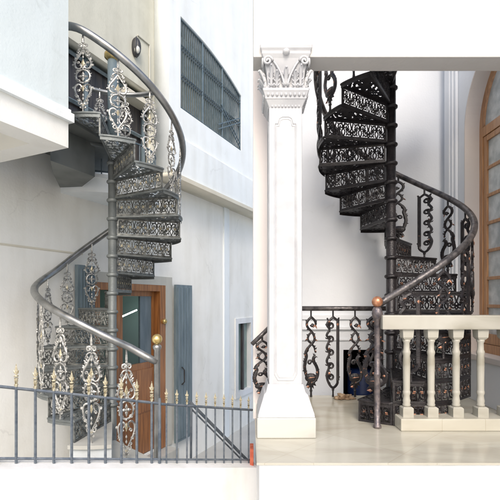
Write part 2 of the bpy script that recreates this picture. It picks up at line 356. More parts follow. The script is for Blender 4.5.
def riser_bms(r0, r1, h, wf=.006):
    """cast filigree panel in the XZ plane from r0 to r1"""
    s = bmesh.new(); g = bmesh.new(); L = r1-r0
    box(s, r0, r1, -.007, .007, h-.022, h); box(s, r0, r1, -.007, .007, 0, .020)
    box(s, r1-.018, r1, -.007, .007, .020, h-.022); box(s, r0, r0+.018, -.007, .007, .020, h-.022)
    a0 = r0+.018; n = max(4, round((L-.036)/.088)); w = (L-.036)/n; zc = h/2; hh = (h-.042)/2
    for i in range(n):
        c = a0 + w*(i+.5); sg = 1 if i % 2 else -1
        for k in (-1, 1):
            stroke(s, spiral(c - k*w*.22, zc + sg*k*hh*.42, hh*.50, -sg*k*pi/2, 1.45, sg, r1=.2, n=13), wf, 4)
            stroke(s, crom([(c+k*w*.48, zc-hh), (c+k*w*.30, zc-hh*.35), (c+k*w*.46, zc+hh*.15), (c+k*w*.30, zc+hh)],3), wf*.9, 4, taper=False)
            leaf(s, (c,0,zc),(c+k*w*.26,0,zc+sg*hh*.5*k*-1),.009,.006)
            leaf(s, (c+k*w*.2,0,zc+hh*.95),(c+k*w*.02,0,zc+hh*.55),.009,.006)
            leaf(s, (c+k*w*.2,0,zc-hh*.95),(c+k*w*.02,0,zc-hh*.55),.009,.006)
        for q in range(4):
            aa = pi/4+q*pi/2; leaf(g, (c,-.004,zc),(c+.020*cos(aa),-.004,zc+.020*sin(aa)),.008,.006)
    return s, g
def tread_bm(r0, r1, da, th=.012, hole=.32, nr=38, na=26, ph=0., rimr=.012):
    """pierced cast tread: wedge with an openwork field and a rolled rim; top at z=0"""
    bm = bmesh.new()
    V = {}
    def vert(i, j, t):
        k = (i, j, t)
        if k not in V:
            r = r0 + (r1-r0)*i/nr; a = -da/2 + da*j/na
            V[k] = bm.verts.new((r*cos(a), r*sin(a), -t*th))
        return V[k]
    solid = {}
    for i in range(nr):
        for j in range(na):
            r = r0+(r1-r0)*(i+.5)/nr; a = -da/2+da*(j+.5)/na; w = r*a
            ed = min(i+.5, nr-i-.5)/nr*(r1-r0); ea = min(j+.5, na-j-.5)/na*da*r
            x = r*70; y = w*70
            f = sin(x*.72+1.7*sin(y*.55+ph)+ph)*sin(y*.78+1.7*sin(x*.48-ph)) + .25*sin(x*1.9+y*1.3)
            solid[i, j] = not (f > hole and ed > .028 and ea > .013)
    for (i, j), sld in solid.items():
        if not sld: continue
        bm.faces.new((vert(i,j,0), vert(i+1,j,0), vert(i+1,j+1,0), vert(i,j+1,0)))
        bm.faces.new((vert(i,j,1), vert(i,j+1,1), vert(i+1,j+1,1), vert(i+1,j,1)))
        for di, dj, p, q in ((-1,0,(i,j),(i,j+1)),(1,0,(i+1,j+1),(i+1,j)),(0,-1,(i+1,j),(i,j)),(0,1,(i,j+1),(i+1,j+1))):
            if not solid.get((i+di, j+dj), False):
                bm.faces.new((vert(*p,0), vert(*q,0), vert(*q,1), vert(*p,1)))
    arc = [(r1*cos(-da/2+da*k/10), r1*sin(-da/2+da*k/10), -.006) for k in range(11)]
    tube(bm, [(r0*cos(-da/2), r0*sin(-da/2), -.006)] + arc + [(r0*cos(da/2), r0*sin(da/2), -.006)], rimr, 6)
    # outer apron under the rim and the boss the baluster bolts into
    for k in range(10):
        a, b = arc[k], arc[k+1]; q = [bm.verts.new(v) for v in ((a[0],a[1],-.012),(b[0],b[1],-.012),(b[0],b[1],-.045),(a[0],a[1],-.045))]; bm.faces.new(q)
    lathe(bm, [(.016,-.02),(.022,-.012),(.022,.010),(.012,.018)], 10, (r1-.03,0,0))
    return bm

def build_stair(root, P):
    """P: dict of dimensions. Children of root in local coordinates (root at the pole foot)."""
    n, s, a0, da, rise, Rr = P['n'], P['s'], P['a0'], P['da'], P['rise'], P['R']
    bm = bmesh.new()
    pr = P['pole_r']; zf = P.get('foot',0); lathe(bm, [(pr*1.9,zf),(pr*1.9,zf+.02),(pr*1.25,zf+.05),(pr,zf+.07),(pr,P['pole_h'])], 24)
    finish('pole', bm, P['m_pole'], root, True, True).data.polygons.foreach_set('use_smooth', [len(p.vertices)==4 for p in root.children[0].data.polygons])
    if P.get('sleeve'):
        bm = bmesh.new(); z0 = P['sleeve']; lathe(bm, [(pr*1.15,z0),(pr*1.15,P['pole_h']-.09)], 20); finish('pole_sleeve', bm, 'blue', root, True, True)
        bm = bmesh.new(); z1 = P['pole_h']-.09; lathe(bm, [(pr*1.2,z1),(pr*1.9,z1+.03),(pr*1.9,z1+.07),(pr*1.3,z1+.10),(pr*.5,z1+.13)], 20); finish('pole_cap', bm, 'gold', root, True, True)
    cb = bmesh.new(); lathe(cb, [(pr,-.022),(pr*1.18,-.018),(pr*1.38,-.008),(pr*1.38,.008),(pr*1.18,.018),(pr,.022)], 24)
    collar = finish('collar', cb, P['m_pole'], root, True, True)
    tr = finish('tread', tread_bm(pr, Rr, R(da), hole=P['hole'], ph=P['ph']), P['m_step'], root, False, True)
    rs, rg = riser_bms(pr*1.1, Rr-.01, rise-.016, P.get('wf',.0065))
    ri = finish2('riser', rs, rg, P['m_lace'], P['m_gild'], tr)
    ri.rotation_euler = (0,0,-s*R(da)/2*.97)
    ri.location = (0,0,-rise+.002)
    kinds = [finish2('baluster', a, b, P['m_bal'], P['m_gild'], root) for a, b in P['balusters']]
    railz = P['railz']; bR = P['bR']
    used = [False]*len(kinds)
    for k in range(n):
        az = a0 + s*da*k; z = P['z0'] + rise*(k+1)
        if k >= P['first_iron']:
            if not tr.get('used'): t = tr; t['used'] = 1
            else:
                t = inst(tr, root); inst(ri, t, ri.location, ri.rotation_euler.z)
            t.location = (0,0,z); t.rotation_euler = (0,0,R(az))
            c = collar if not collar.get('used') else inst(collar, root)
            collar['used'] = 1; c.location = (0,0,z-.03)
        else:
            P['stone'](root, k, az, z)
        if k in P.get('no_bal', ()): continue
        q = k % len(kinds); h = railz(az) - z
        if not used[q]: b = kinds[q]; used[q] = True
        else:
            b = inst(kinds[q], root)
        b.location = (bR*cos(R(az)), bR*sin(R(az)), z); b.rotation_euler = (0,0,R(az+random.uniform(-3,3))+pi/2); b.scale = (P['bw'],1,h/P['bh'])
    for o in (tr, collar):
        if 'used' in o: del o['used']
    for o in COL.objects:
        if 'used' in o: del o['used']
    bm = bmesh.new(); tube(bm, P['rail_pts'](), P['rail_r'], 12)
    finish('handrail', bm, P['m_rail'], root, True, True)

# ================================================================== LEFT: courtyard of the white house
PL = Vector((-1.53, 4.67, -1.75))
stairL = thing('spiral_staircase', 'grey and silver cast metal spiral staircase with teardrop scroll balusters, beside the orange wooden door', 'spiral staircase', PL, 'spiral staircases')
def railz_l(az):       # local z (foot = 0), az decreases upward
    pts = [(-40,1.17),(-45,1.20),(-68,1.35),(-97,1.56),(-130,1.75),(-180,1.97),(-200,2.10)]
    if az > -200:
        for (a, za), (b, zb) in zip(pts, pts[1:]):
            if a >= az >= b: return za + (zb-za)*(a-az)/(a-b)
        return 1.17
    z = .206*((-62-az)/24.4+1) + .88
    if az > -260: t = (-200-az)/60; return 2.10 + (.206*((-62+260)/24.4+1)+.88 - 2.10)*t
    k_ = max(0,min(1,(-300-az)/80)); return min(z-.12*k_, 4.32)
def rail_l():
    out = [(.64,-.65,1.16),(.56,-.67,1.20)]
    az = -60.
    raw = []
    while az >= -500: raw.append([.775*cos(R(az)), .775*sin(R(az)), railz_l(az), az]); az -= 4
    for _ in range(6):
        for i in range(1, len(raw)-1): raw[i][2] = (raw[i-1][2]+raw[i][2]*2+raw[i+1][2])/4
    return out + [tuple(v[:3]) for v in raw]
def stone_l(root, k, az, z):
    bm = bmesh.new(); d = 14 if k else 17
    pts = [(.06*cos(R(az+d)), .06*sin(R(az+d)))] + [(.82*cos(R(az+d-2*d*i/8)), .82*sin(R(az+d-2*d*i/8))) for i in range(9)] + [(.06*cos(R(az-d)), .06*sin(R(az-d)))]
    pts = pts[::-1]
    prism(bm, pts, z-.035, z); o = finish('stone_tread', bm, 'whitemarble', root, False, True)
    ins = [(p[0]*.96, p[1]*.96) for p in pts]
    bm = bmesh.new(); prism(bm, ins, -1.15, z-.035); finish('stone_riser', bm, 'darkriser' if k == 0 else 'podium', o, False, True)
build_stair(stairL, dict(n=17, s=-1, a0=-62, da=24.4, rise=.206, R=.76, z0=0, pole_r=.045, pole_h=4.50, foot=-1.15, m_pole='steelpaint', sleeve=3.55, hole=-.02, ph=.7,
    m_step='steelpaint', m_lace='lacegrey', m_gild='palegold', m_bal='silver', m_rail='rail_l', balusters=[left_baluster_bms()], railz=railz_l, bR=.745, bw=1.14, bh=.84,
    first_iron=2, stone=stone_l, rail_pts=rail_l, rail_r=.036))
# newel with ball
bm = bmesh.new(); lathe(bm, [(.05,-1.15),(.05,-1.13),(.032,-1.11),(.030,1.27),(.042,1.29),(.042,1.31),(.02,1.33)], 18, (.64,-.65,0)); nw = finish('newel_post', bm, 'rail_l', stairL, True, True)
bm = bmesh.new(); ball(bm, (.64,-.65,1.375), .05, 20); finish('ball_finial', bm, 'gold', nw, True, True)
# landing: steel plate from pole to house wall
def pl(x, y): return (x-PL.x, y-PL.y)
bm = bmesh.new()
lp = [pl(-1.53,4.67-.045), (-.213,-.734), pl(-1.90,4.0), pl(-2.68,4.37), pl(-2.30,5.09), pl(-1.98,5.62), pl(-1.53,5.43)]
prism(bm, lp[::-1], 3.46, 3.53); o = finish('landing', bm, 'landing', stairL, False, True)
bm = bmesh.new()
for i in range(len(lp)):
    a, b = lp[i], lp[(i+1)%len(lp)]
    tube(bm, [(a[0],a[1],3.535),(b[0],b[1],3.535)], .022, 8)
tube(bm, [(lp[0][0],lp[0][1],3.45),(lp[4][0],lp[3][1],3.45)], .025, 8); tube(bm, [(lp[0][0],lp[0][1],3.45),(lp[3][0],lp[3][1],3.45)], .025, 8)
finish('landing_edge', bm, 'steelpaint', o, True, True)
bm = bmesh.new(); prism(bm, [pl(-1.93,4.06), pl(-1.70,4.60), pl(-2.0,5.0), pl(-2.28,5.04), pl(-2.10,4.48)], 3.10, 3.458); finish('landing_beam', bm, 'landing', stairL, False, True)
# inner guard balusters on the landing, back side
src = [c for c in stairL.children if c.name.startswith('baluster')][0]
for az in (-143, -240, -264):
    b = inst(src, stairL)
    b.location = (.745*cos(R(az)), .745*sin(R(az)), 3.53); b.rotation_euler = (0,0,R(az)+pi/2); b.scale = (1.1,1,.90/.84)
bm = bmesh.new(); tube(bm, [(.76*cos(R(a)), .76*sin(R(a)), 4.40) for a in range(-230,-300,-6)], .03, 10); finish('guard_rail', bm, 'rail_l', stairL, True, True)

# ---- the white house. wall planes run along U, outward normal NW
U = Vector((.4298,.9029,0)); NW = Vector((.9029,-.4298,0))
def onplane(px, c):      # point of the plane X=c+.476Y seen at column px
    k = (px-250)/F; Y = c/(k-.476); return Y
C1 = -4.726; C2 = -4.40
def wp(c, off=0.):
    """maps (Y along wall, z, w outward) -> scene; u is expressed by its Y coordinate"""
    def f(u, v, w): return (c+.476*u + NW.x*(w+off), u + NW.y*(w+off), v)
    return f
house = thing('white_house', 'white plastered house with arched window grille, balcony and orange wooden door', 'house', (-3.0, 6.0, -2.9))
dY0, dY1 = onplane(92, C1), onplane(164, C1)     # doorway
zt, zb = .24, -2.42
bm = sheet(rect(2.0, 12.5, -2.9, 2.02), [rect(dY0, dY1, zb, zt), rect(9.28, 9.98, -2.12, -.47)], .2, wp(C1, -.1))
finish('lower_wall', bm, 'cream', house)
# plinth band along lower wall base
bm = sheet(rect(3.2, 6.80, 2.02, 6.5), [rect(5.02, 6.70, 2.06, 3.26)], .2, wp(C1, -.1)); finish('upper_rear_wall', bm, 'beige', house)
bm = sheet(rect(4.9, 6.83, 2.0, 3.4), [], .04, wp(C1, -.24)); dd = finish('balcony_door', bm, 'darkdoor', house)
bm = bmesh.new()
for y in (5.05, 5.6, 6.15, 6.66):
    p = wp(C1, -.18); a = p(y, 2.06, 0); b = p(y, 3.26, 0); tube(bm, [a, b], .035, 4)
for z in (2.1, 2.6, 3.22):
    a = p(5.03, z, 0); b = p(6.69, z, 0); tube(bm, [a, b], .03, 4)
finish('door_frame', bm, 'blue', dd)
# upper projecting wall with arched opening
A0, A1 = 6.86, 8.86
def top_at(y): return 4.64-.33*max(0,(y-6.95)/1.9)**2.3
arc = [(A0,3.14)] + [(A1-(A1-A0)*t, top_at(A1-(A1-A0)*t)) for t in [i/16 for i in range(17)]]
arc.insert(1, (A1,3.14))
bm = sheet(rect(6.58, 13.0, 2.02, 8.5), [arc], .29, wp(C2, -.145)); finish('upper_wall', bm, 'white', house)
p2 = wp(C2, 0)
bm = sheet(rect(6.60, 12.8, 2.0, 2.62), [], .05, wp(C2, .026)); finish('ledge', bm, 'white', house)
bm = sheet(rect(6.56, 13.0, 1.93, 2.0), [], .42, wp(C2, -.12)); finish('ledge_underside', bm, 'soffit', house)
# room behind grille
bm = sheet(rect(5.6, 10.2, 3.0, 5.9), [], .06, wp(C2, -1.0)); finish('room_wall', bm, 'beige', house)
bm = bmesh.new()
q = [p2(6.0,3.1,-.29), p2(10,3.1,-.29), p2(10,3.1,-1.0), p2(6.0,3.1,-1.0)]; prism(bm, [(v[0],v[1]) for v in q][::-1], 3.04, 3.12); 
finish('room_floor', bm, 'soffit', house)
# grille
gr = thing('window_grille', 'blue grey barred grille filling the arched opening in the white upper wall', 'window grille', p2(A0, 3.14, .03))
bm = bmesh.new(); ny = 34
for i in range(ny+1):
    y = A0+.01+(A1-A0-.02)*i/ny; tube(bm, [p2(y,3.14,-.05), p2(y,top_at(y)-.005,-.05)], .009, 4)
finish('bars', bm, 'grille', gr)
bm = bmesh.new()
for z in (3.17, 3.66, 3.72, 4.14, 4.20): tube(bm, [p2(A0,z,-.03), p2(A1,z,-.03)], .019, 4)
for y in (A0+.02, 7.50, 8.15, A1-.02): tube(bm, [p2(y,3.14,-.03), p2(y,top_at(y)-.01,-.03)], .022, 4)
tube(bm, [p2(a[0],a[1]-.02,-.03) for a in arc[2:]], .02, 4)
finish('frame', bm, 'grille', gr)
bm = bmesh.new()
for dz in (0,.09):
    tube(bm, [p2(8.0,3.26+dz,-.015), p2(8.80,3.72+dz,-.015)], .014, 4)
    tube(bm, [p2(8.1,3.78-dz,-.015), p2(8.82,3.30-dz,-.015)], .012, 4)
finish('cross_brace', bm, 'grille', gr)
# balcony on the near left
A = Vector((-1.60,3.70)); D = Vector((-2.71,4.23)); B = Vector((-2.46,1.90)); Cc = Vector((-3.62,2.33))
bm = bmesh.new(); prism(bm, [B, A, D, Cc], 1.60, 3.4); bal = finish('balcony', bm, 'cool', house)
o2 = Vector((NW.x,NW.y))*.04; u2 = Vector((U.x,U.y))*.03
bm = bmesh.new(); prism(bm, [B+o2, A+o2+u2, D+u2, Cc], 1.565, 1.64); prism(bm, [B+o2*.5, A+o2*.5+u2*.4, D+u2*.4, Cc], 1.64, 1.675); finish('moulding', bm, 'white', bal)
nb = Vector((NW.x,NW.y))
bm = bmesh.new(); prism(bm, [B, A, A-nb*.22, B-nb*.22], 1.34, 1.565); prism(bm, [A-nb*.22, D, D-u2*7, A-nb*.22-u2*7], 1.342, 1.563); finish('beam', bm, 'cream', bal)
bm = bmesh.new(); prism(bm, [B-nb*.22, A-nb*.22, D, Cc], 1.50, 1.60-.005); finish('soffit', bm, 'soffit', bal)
# rounded small balcony below the landing
cx, cy = -1.99, 5.75
bm = bmesh.new(); a0 = atan2(-U.y,-U.x)
rp = [(cx+.72*cos(a0+pi*i/20), cy+.72*sin(a0+pi*i/20)) for i in range(21)]
prism(bm, rp, 1.30, 1.47); prism(bm, [((x-cx)*1.04+cx, (y-cy)*1.04+cy) for x, y in rp], 1.47, 1.51); rb = finish('rounded_balcony', bm, 'white', house)
bm = bmesh.new()
for x, y in [(cx+.68*cos(a0+pi*i/26), cy+.68*sin(a0+pi*i/26)) for i in range(27)]: tube(bm, [(x,y,1.51),(x,y,2.0)], .008, 5)
for z in (1.56,1.99): tube(bm, [(cx+.68*cos(a0+pi*i/26), cy+.68*sin(a0+pi*i/26), z) for i in range(27)], .012, 6)
finish('balcony_rail', bm, 'grille', rb)
# crack/score line: thin string course on lower wall
bm = sheet(rect(3.6, 5.40, .58, .60), [], .012, wp(C1, .004)); finish('score_line', bm, 'soffit', house)
# doorway
p1 = wp(C1, 0)
door = bmesh.new()
def wbox(bm, ya, yb, za, zc, wa, wb, c=C1):
    f = wp(c, 0); q = [f(y, z, w) for y in (ya, yb) for z in (za, zc) for w in (wa, wb)]
    vs = [bm.verts.new(v) for v in q]
    for g in ((0,1,3,2),(4,6,7,5),(0,4,5,1),(2,3,7,6),(0,2,6,4),(1,5,7,3)): bm.faces.new([vs[i] for i in g])
mY = onplane(118.5, C1)
wbox(door, dY0, dY0+.10, zb, zt, -.16, .03); wbox(door, dY1-.13, dY1, zb, zt, -.16, .03); wbox(door, dY0+.10, dY1-.13, zt-.10, zt, -.16, .028); wbox(door, mY-.05, mY+.05, zb, zt-.10, -.16, .026)
dr = finish('double_door', door, 'wood', house)
bm = bmesh.new(); wbox(bm, mY+.05, dY1-.13, zb+.02, -.98, -.12, -.06); wbox(bm, mY+.10, dY1-.20, -1.75, -1.08, -.06, -.045)
wbox(bm, mY+.05, mY+.11, -.98, zt-.10, -.12, -.07); wbox(bm, dY1-.21, dY1-.13, -.98, zt-.10, -.12, -.07); wbox(bm, mY+.11, dY1-.21, zt-.18, zt-.10, -.12, -.07); finish('door_leaf', bm, 'wood', dr)
bm = bmesh.new(); wbox(bm, dY1-.45, dY1-.21, -.98, zt-.18, -.115, -.08); finish('inner_shutter', bm, 'blue', dr)
bm = bmesh.new(); wbox(bm, mY+.11, dY1-.45, -.98, zt-.18, -.10, -.09); wbox(bm, dY0+.10, mY-.05, zb+.03, zt-.10, -.10, -.09); finish('glass', bm, 'glass', dr)
bm = bmesh.new(); h = wp(C1)(dY1-.05, -.35, .05); ball(bm, h, .045, 14); finish('handle', bm, 'gold', dr, True)
bm = bmesh.new(); wbox(bm, dY1, dY1+.16, zb, zt+.14, .0, .035); wbox(bm, dY0-.02, dY1, zt, zt+.14, .001, .034); finish('door_surround', bm, 'dim', house)
bm = bmesh.new(); wbox(bm, dY0-.05, dY1+.05, -2.9, -2.425, -.15, .26); finish('doorstep', bm, 'whitemarble', house)
# room behind the door
bm = bmesh.new(); f = wp(C1, 0)
def quad(bm, *P_): bm.faces.new([bm.verts.new(v) for v in P_])
a_, b_, w_ = dY0-.6, dY1+.5, -2.2
quad(bm, f(a_,-2.89,w_), f(b_,-2.89,w_), f(b_,.6,w_), f(a_,.6,w_)); quad(bm, f(a_,-2.89,-.21), f(a_,-2.89,w_), f(a_,.6,w_), f(a_,.6,-.21)); quad(bm, f(b_,-2.89,-.21), f(b_,-2.89,w_), f(b_,.6,w_), f(b_,.6,-.21))
quad(bm, f(a_,.6,-.21), f(b_,.6,-.21), f(b_,.6,w_), f(a_,.6,w_)); quad(bm, f(a_,-2.43,-.21), f(b_,-2.43,-.21), f(b_,-2.43,w_), f(a_,-2.43,w_)); finish('inner_room', bm, 'teal', house)
tl = bmesh.new(); tube(tl, [(-2.21,7.2,-.29),(-1.98,7.35,-.175)], .010, 8); o = finish('tube_light', tl, 'tube', None); tag(o, 'lit fluorescent tube seen through the glass of the orange door', 'lamp')
# blue shutters folded against the wall
for ya, yb, nm in ((dY1+.19, dY1+.62, 'shutter'), (onplane(72, C1), onplane(88, C1)+.02, 'shutter')):
    bm = bmesh.new(); hi = zt+.02 if ya > 6 else zt+.20
    wbox(bm, ya, yb, zb, hi, .05, .10)
    nb_ = 5
    for i in range(nb_): 
        y0 = ya+.03+(yb-ya-.06)*i/nb_; wbox(bm, y0, y0+(yb-ya-.06)/nb_-.012, zb+.05, hi-.05, .10, .115)
    s_ = finish(nm, bm, 'blue', house)
    if ya > 6:
        bm = bmesh.new(); tube(bm, [f(ya+.12,-1.45,.12), f(ya+.12,-1.40,.17), f(ya+.12,-1.2,.17), f(ya+.12,-1.15,.12)], .012, 6); finish('shutter_handle', bm, 'lampblack', s_)
# window far right of the lower wall
bm = bmesh.new(); wbox(bm, 9.22, 9.34, -2.18, -.41, -.12, .03); wbox(bm, 9.92, 10.04, -2.18, -.41, -.12, .03); wbox(bm, 9.34, 9.92, -.53, -.41, -.12, .029); wbox(bm, 9.34, 9.92, -2.18, -2.06, -.12, .029)
wf = finish('window', bm, 'palewall', house)
bm = bmesh.new(); wbox(bm, 9.34, 9.92, -2.06, -.53, -.10, -.08); finish('pane', bm, 'glassgreen', wf)
bm = bmesh.new(); wbox(bm, 9.62, 9.68, -2.06, -.53, -.08, -.02); finish('casement', bm, 'darkdoor', wf)
bm = bmesh.new(); wbox(bm, 8.75, 8.95, -2.9, 1.93, .0, .03); finish('pilaster', bm, 'white', house)
# wall lamp + conduit
ly = onplane(134, C1); lz = PZ(48, ly); c0 = Vector(f(ly, lz, .0))
lamp = thing('wall_lamp', 'oval black bulkhead lamp on the beige wall above the landing', 'wall lamp', c0)
bm = bmesh.new(); ball(bm, c0+NW*.04, .10, 18, (.75,.5,1.5)); ball(bm, c0+NW*.05+Vector((0,0,0)), .105, 18, (.2,.62,1.55)); finish('cage', bm, 'lampblack', lamp, True)
bm = bmesh.new(); ball(bm, c0+NW*.075+Vector((-.01,-.01,-.05)), .055, 14, (.8,.6,1.1)); finish('lens', bm, 'frosted', lamp, True)
bm = bmesh.new(); cy_ = onplane(149, C1); tube(bm, [f(cy_-.25,4.0,.012), f(cy_,4.0,.012), f(cy_,3.45,.012)], .012, 6); tag(finish('conduit', bm, 'dim', None), 'thin pale conduit bending down the beige wall beside the bulkhead lamp', 'conduit')

# ---- fence plinth
def fpt(px, Y, py): return Vector((PX(px,Y), Y, PZ(py,Y)))
def fence_section(label, a, b, pa, pb, n, rb, fin_h, skip=()):
    """a,b: (px, Y, py_rail); plinth height 463 px line at both ends"""
    r0 = fpt(*a); r1 = fpt(*b); q0 = fpt(a[0],a[1],pa); q1 = fpt(b[0],b[1],pb)
    t = thing('iron_fence', label, 'fence', q0, 'iron fence sections along the plinth')
    bm = bmesh.new(); tube(bm, [r0, r1], .012, 4); finish('top_rail', bm, 'fence', t)
    bm = bmesh.new(); k0 = q0+(r0-q0)*.06; k1 = q1+(r1-q1)*.06; tube(bm, [k0, k1], .011, 4); finish('bottom_rail', bm, 'fence', t)
    hgt = (r0-q0).z
    pb_ = bmesh.new(); tube(pb_, [(0,0,0),(0,0,1)], rb, 6); P0 = finish('picket', pb_, 'fence', t, False, True)
    g = bmesh.new(); k = fin_h/.19
    tube(g, [(0,0,0),(0,0,.05*k),(0,0,.07*k)], [rb*.9,rb*.9,rb*1.3], 7)
    for z, w in ((.015,.017),(.06,.015),(.085,.019)): ball(g, (0,0,z*k), w*k, 8, (1,1,.5))
    for a_ in range(4): leaf(g, (0,0,.035*k), (.020*k*cos(a_*pi/2),.020*k*sin(a_*pi/2),.052*k), .006, .006)
    for sx in (-1,1): leaf(g, (0,0,.095*k),(sx*.024*k,0,.135*k),.009*k)
    leaf(g, (0,0,.085*k),(0,0,.19*k),.014*k,.010*k)
    G0 = finish('finial', g, 'palegold', P0, False, True)
    first = True
    for i in range(n):
        u = (i+.5)/n; base = q0.lerp(q1,u); top = r0.lerp(r1,u)
        if first: p, gg = P0, G0; first = False
        else: p = inst(P0, t); gg = inst(G0, p)
        p.location = base - q0 ; h_ = (top-base).z + .012; p.scale = (1,1,h_)
        gg.location = (0,0,1); gg.scale = (1,1,1/h_)
    return q0, q1
qa, qb = fence_section('wider spaced blue grey iron fence with gold spear tips in front of the spiral staircase', (-14,3.02,385), (159,3.62,403.5), 463, 463, 10, .0115, .175)
qc, qd = fence_section('closely spaced iron fence with small gold spear tips below the far white wall', (161,3.62,404), (252.5,4.30,410), 463, 463, 10, .008, .13)
bm = bmesh.new(); p = fpt(159.5,3.62,463); tube(bm, [p, p+Vector((0,0,.56))], .014, 8); tag(finish('fence_post', bm, 'fence', None), 'plain round post joining the two iron fence sections', 'post')
bm = bmesh.new()
n_ = Vector((-.25,.97,0)).normalized()
pts = [fpt(-40,2.93,463), qa, fpt(160,3.62,463), fpt(254.5,4.31,463)]
for a, b in zip(pts, pts[1:]):
    if a is qa or True:
        vs = []
        for v in (a, b):
            for dy in (-.11, .11):
                for z in (None, -2.9): vs.append(bm.verts.new((v.x+n_.x*dy, v.y+n_.y*dy, v.z-.004 if z is None else z)))
        for g in ((0,1,5,4),(2,6,7,3),(0,4,6,2),(1,3,7,5),(0,2,3,1),(4,5,7,6)): bm.faces.new([vs[i] for i in g])
bmesh.ops.recalc_face_normals(bm, faces=bm.faces)
tag(finish('plinth_wall', bm, 'palewall', None), 'low white sloping plinth wall carrying the iron fence', 'wall')
# sloping handrail behind the right fence
bm = bmesh.new(); a = fpt(190,4.3,402); b = fpt(249,4.75,462); tube(bm, [a,b], .017, 6); tube(bm, [a+Vector((0,.03,-.07)), b+Vector((0,.03,-.07))], .009, 6)
d = (b-a); tube(bm, [a+d*.02, Vector((a.x,a.y,-2.9))], .012, 6); tube(bm, [a+d*.97, Vector((a+d*.97).to_2d().to_3d())+Vector((0,0,-2.9))], .012, 6)
tag(finish('ramp_handrail', bm, 'fence', None), 'dark sloping metal handrail behind the closely spaced fence', 'handrail')
bm = bmesh.new(); box(bm, -.001, .036, 4.22, 4.40, -1.672, -1.50, .006); tag(finish('brick', bm, 'brick', None), 'small red brick standing on the end of the fence plinth', 'brick')

# ================================================================== RIGHT: marble terrace
FZ = -1.12
bm = bmesh.new()
prism(bm, [(.045,2.886),(5.5,2.886),(5.5,6.5),(1.98,6.5),(1.98,5.38),(1.70,5.38),(1.70,4.93),(.045,4.93)], FZ-.014, FZ)
fl = finish('floor', bm, 'floor'); fl['kind'] = 'structure'; fl['label'] = 'polished cream marble terrace floor'
bm = bmesh.new(); prism(bm, [(.065,2.91),(5.48,2.91),(5.48,6.5),(1.98,6.5),(1.98,5.36),(1.72,5.36),(1.72,4.90),(.065,4.90)], -2.9, FZ-.0145)
tag(finish('terrace_base', bm, 'palewall', None), 'white painted masonry base under the marble terrace floor', 'wall')
villa = thing('white_villa', 'white villa courtyard walls with plain beam and arched wooden window', 'house', (1.4, 5.4, -2.9))
def bw(u, v, w): return (u, 5.40+w, v)
bm = sheet(rect(.16, 2.62, -2.9, 4.5), [rect(1.20,1.655,-1.92,-.64)], .2, lambda u,v,w: (u, 5.50+w, v)); finish('back_wall', bm, 'inwhite', villa)
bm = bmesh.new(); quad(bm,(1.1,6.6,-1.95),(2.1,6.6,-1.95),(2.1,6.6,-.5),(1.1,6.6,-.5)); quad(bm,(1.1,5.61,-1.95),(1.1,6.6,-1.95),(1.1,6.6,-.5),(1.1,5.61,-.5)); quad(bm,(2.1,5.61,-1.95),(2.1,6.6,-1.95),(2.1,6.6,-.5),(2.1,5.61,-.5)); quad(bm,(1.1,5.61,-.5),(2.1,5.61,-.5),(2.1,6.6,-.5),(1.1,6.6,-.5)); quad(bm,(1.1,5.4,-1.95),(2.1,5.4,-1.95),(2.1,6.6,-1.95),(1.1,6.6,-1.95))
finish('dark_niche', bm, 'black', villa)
bm = bmesh.new(); box(bm, .2, 1.9, 5.365, 5.399, -.38, -.34, .006); box(bm, .2, 1.9, 5.375, 5.399, -.25, -.19, .006); box(bm,.2,1.9,5.38,5.399,-.52,-.50,.003); finish('dado_moulding', bm, 'inwhite', villa)
bm = bmesh.new(); box(bm, 2.3, 2.47, 5.33, 5.399, -1.12, -.36, .004); finish('stone_panel', bm, 'stonegrey', villa)
bm = bmesh.new(); box(bm, 2.465, 2.499, 5.04, 5.33, -1.12, 4.4, .008); box(bm, 2.445, 2.465, 5.08, 5.29, -1.0, 4.4, .008); box(bm, 2.43, 2.445, 5.13, 5.24, -.9, 4.4, .006); finish('pilaster', bm, 'inwhite', villa)
# side wall with arched opening
SX = 2.50
cyA, rA, sp = 4.10, .80, 1.98
arch = [(cyA-rA, -.60),(cyA+rA, -.60)] + [(cyA+rA*cos(pi*i/28), sp+rA*sin(pi*i/28)) for i in range(29)]
bm = sheet(rect(2.2, 5.398, -1.118, 4.5), [arch], .16, lambda u,v,w: (SX+.08+w, u, v)); finish('side_wall', bm, 'inwhite', villa)
# reveal lining
bm = bmesh.new()
loop = arch; n = len(loop)
ring = []
for (y, z) in loop:
    dy, dz = y-cyA, z-sp
    ins = (y-(.012 if dy > 0 else -.012)*1, z-.012 if z > sp else z)
    ring.append([bm.verts.new((SX-.001, y, z)), bm.verts.new((SX-.001, ins[0], ins[1])), bm.verts.new((SX+.17, ins[0], ins[1])), bm.verts.new((SX+.17, y, z))])
for i in range(1, n):
    a, b = ring[i], ring[(i+1)%n]
    for k in range(4): bm.faces.new((a[k], b[k], b[(k+1)%4], a[(k+1)%4]))
finish('window_reveal', bm, 'taupe', villa)
bm = bmesh.new(); box(bm, SX-.03, SX+.2, cyA-rA-.03, cyA+rA+.03, -.66, -.598, .006); finish('window_sill', bm, 'taupe', villa)
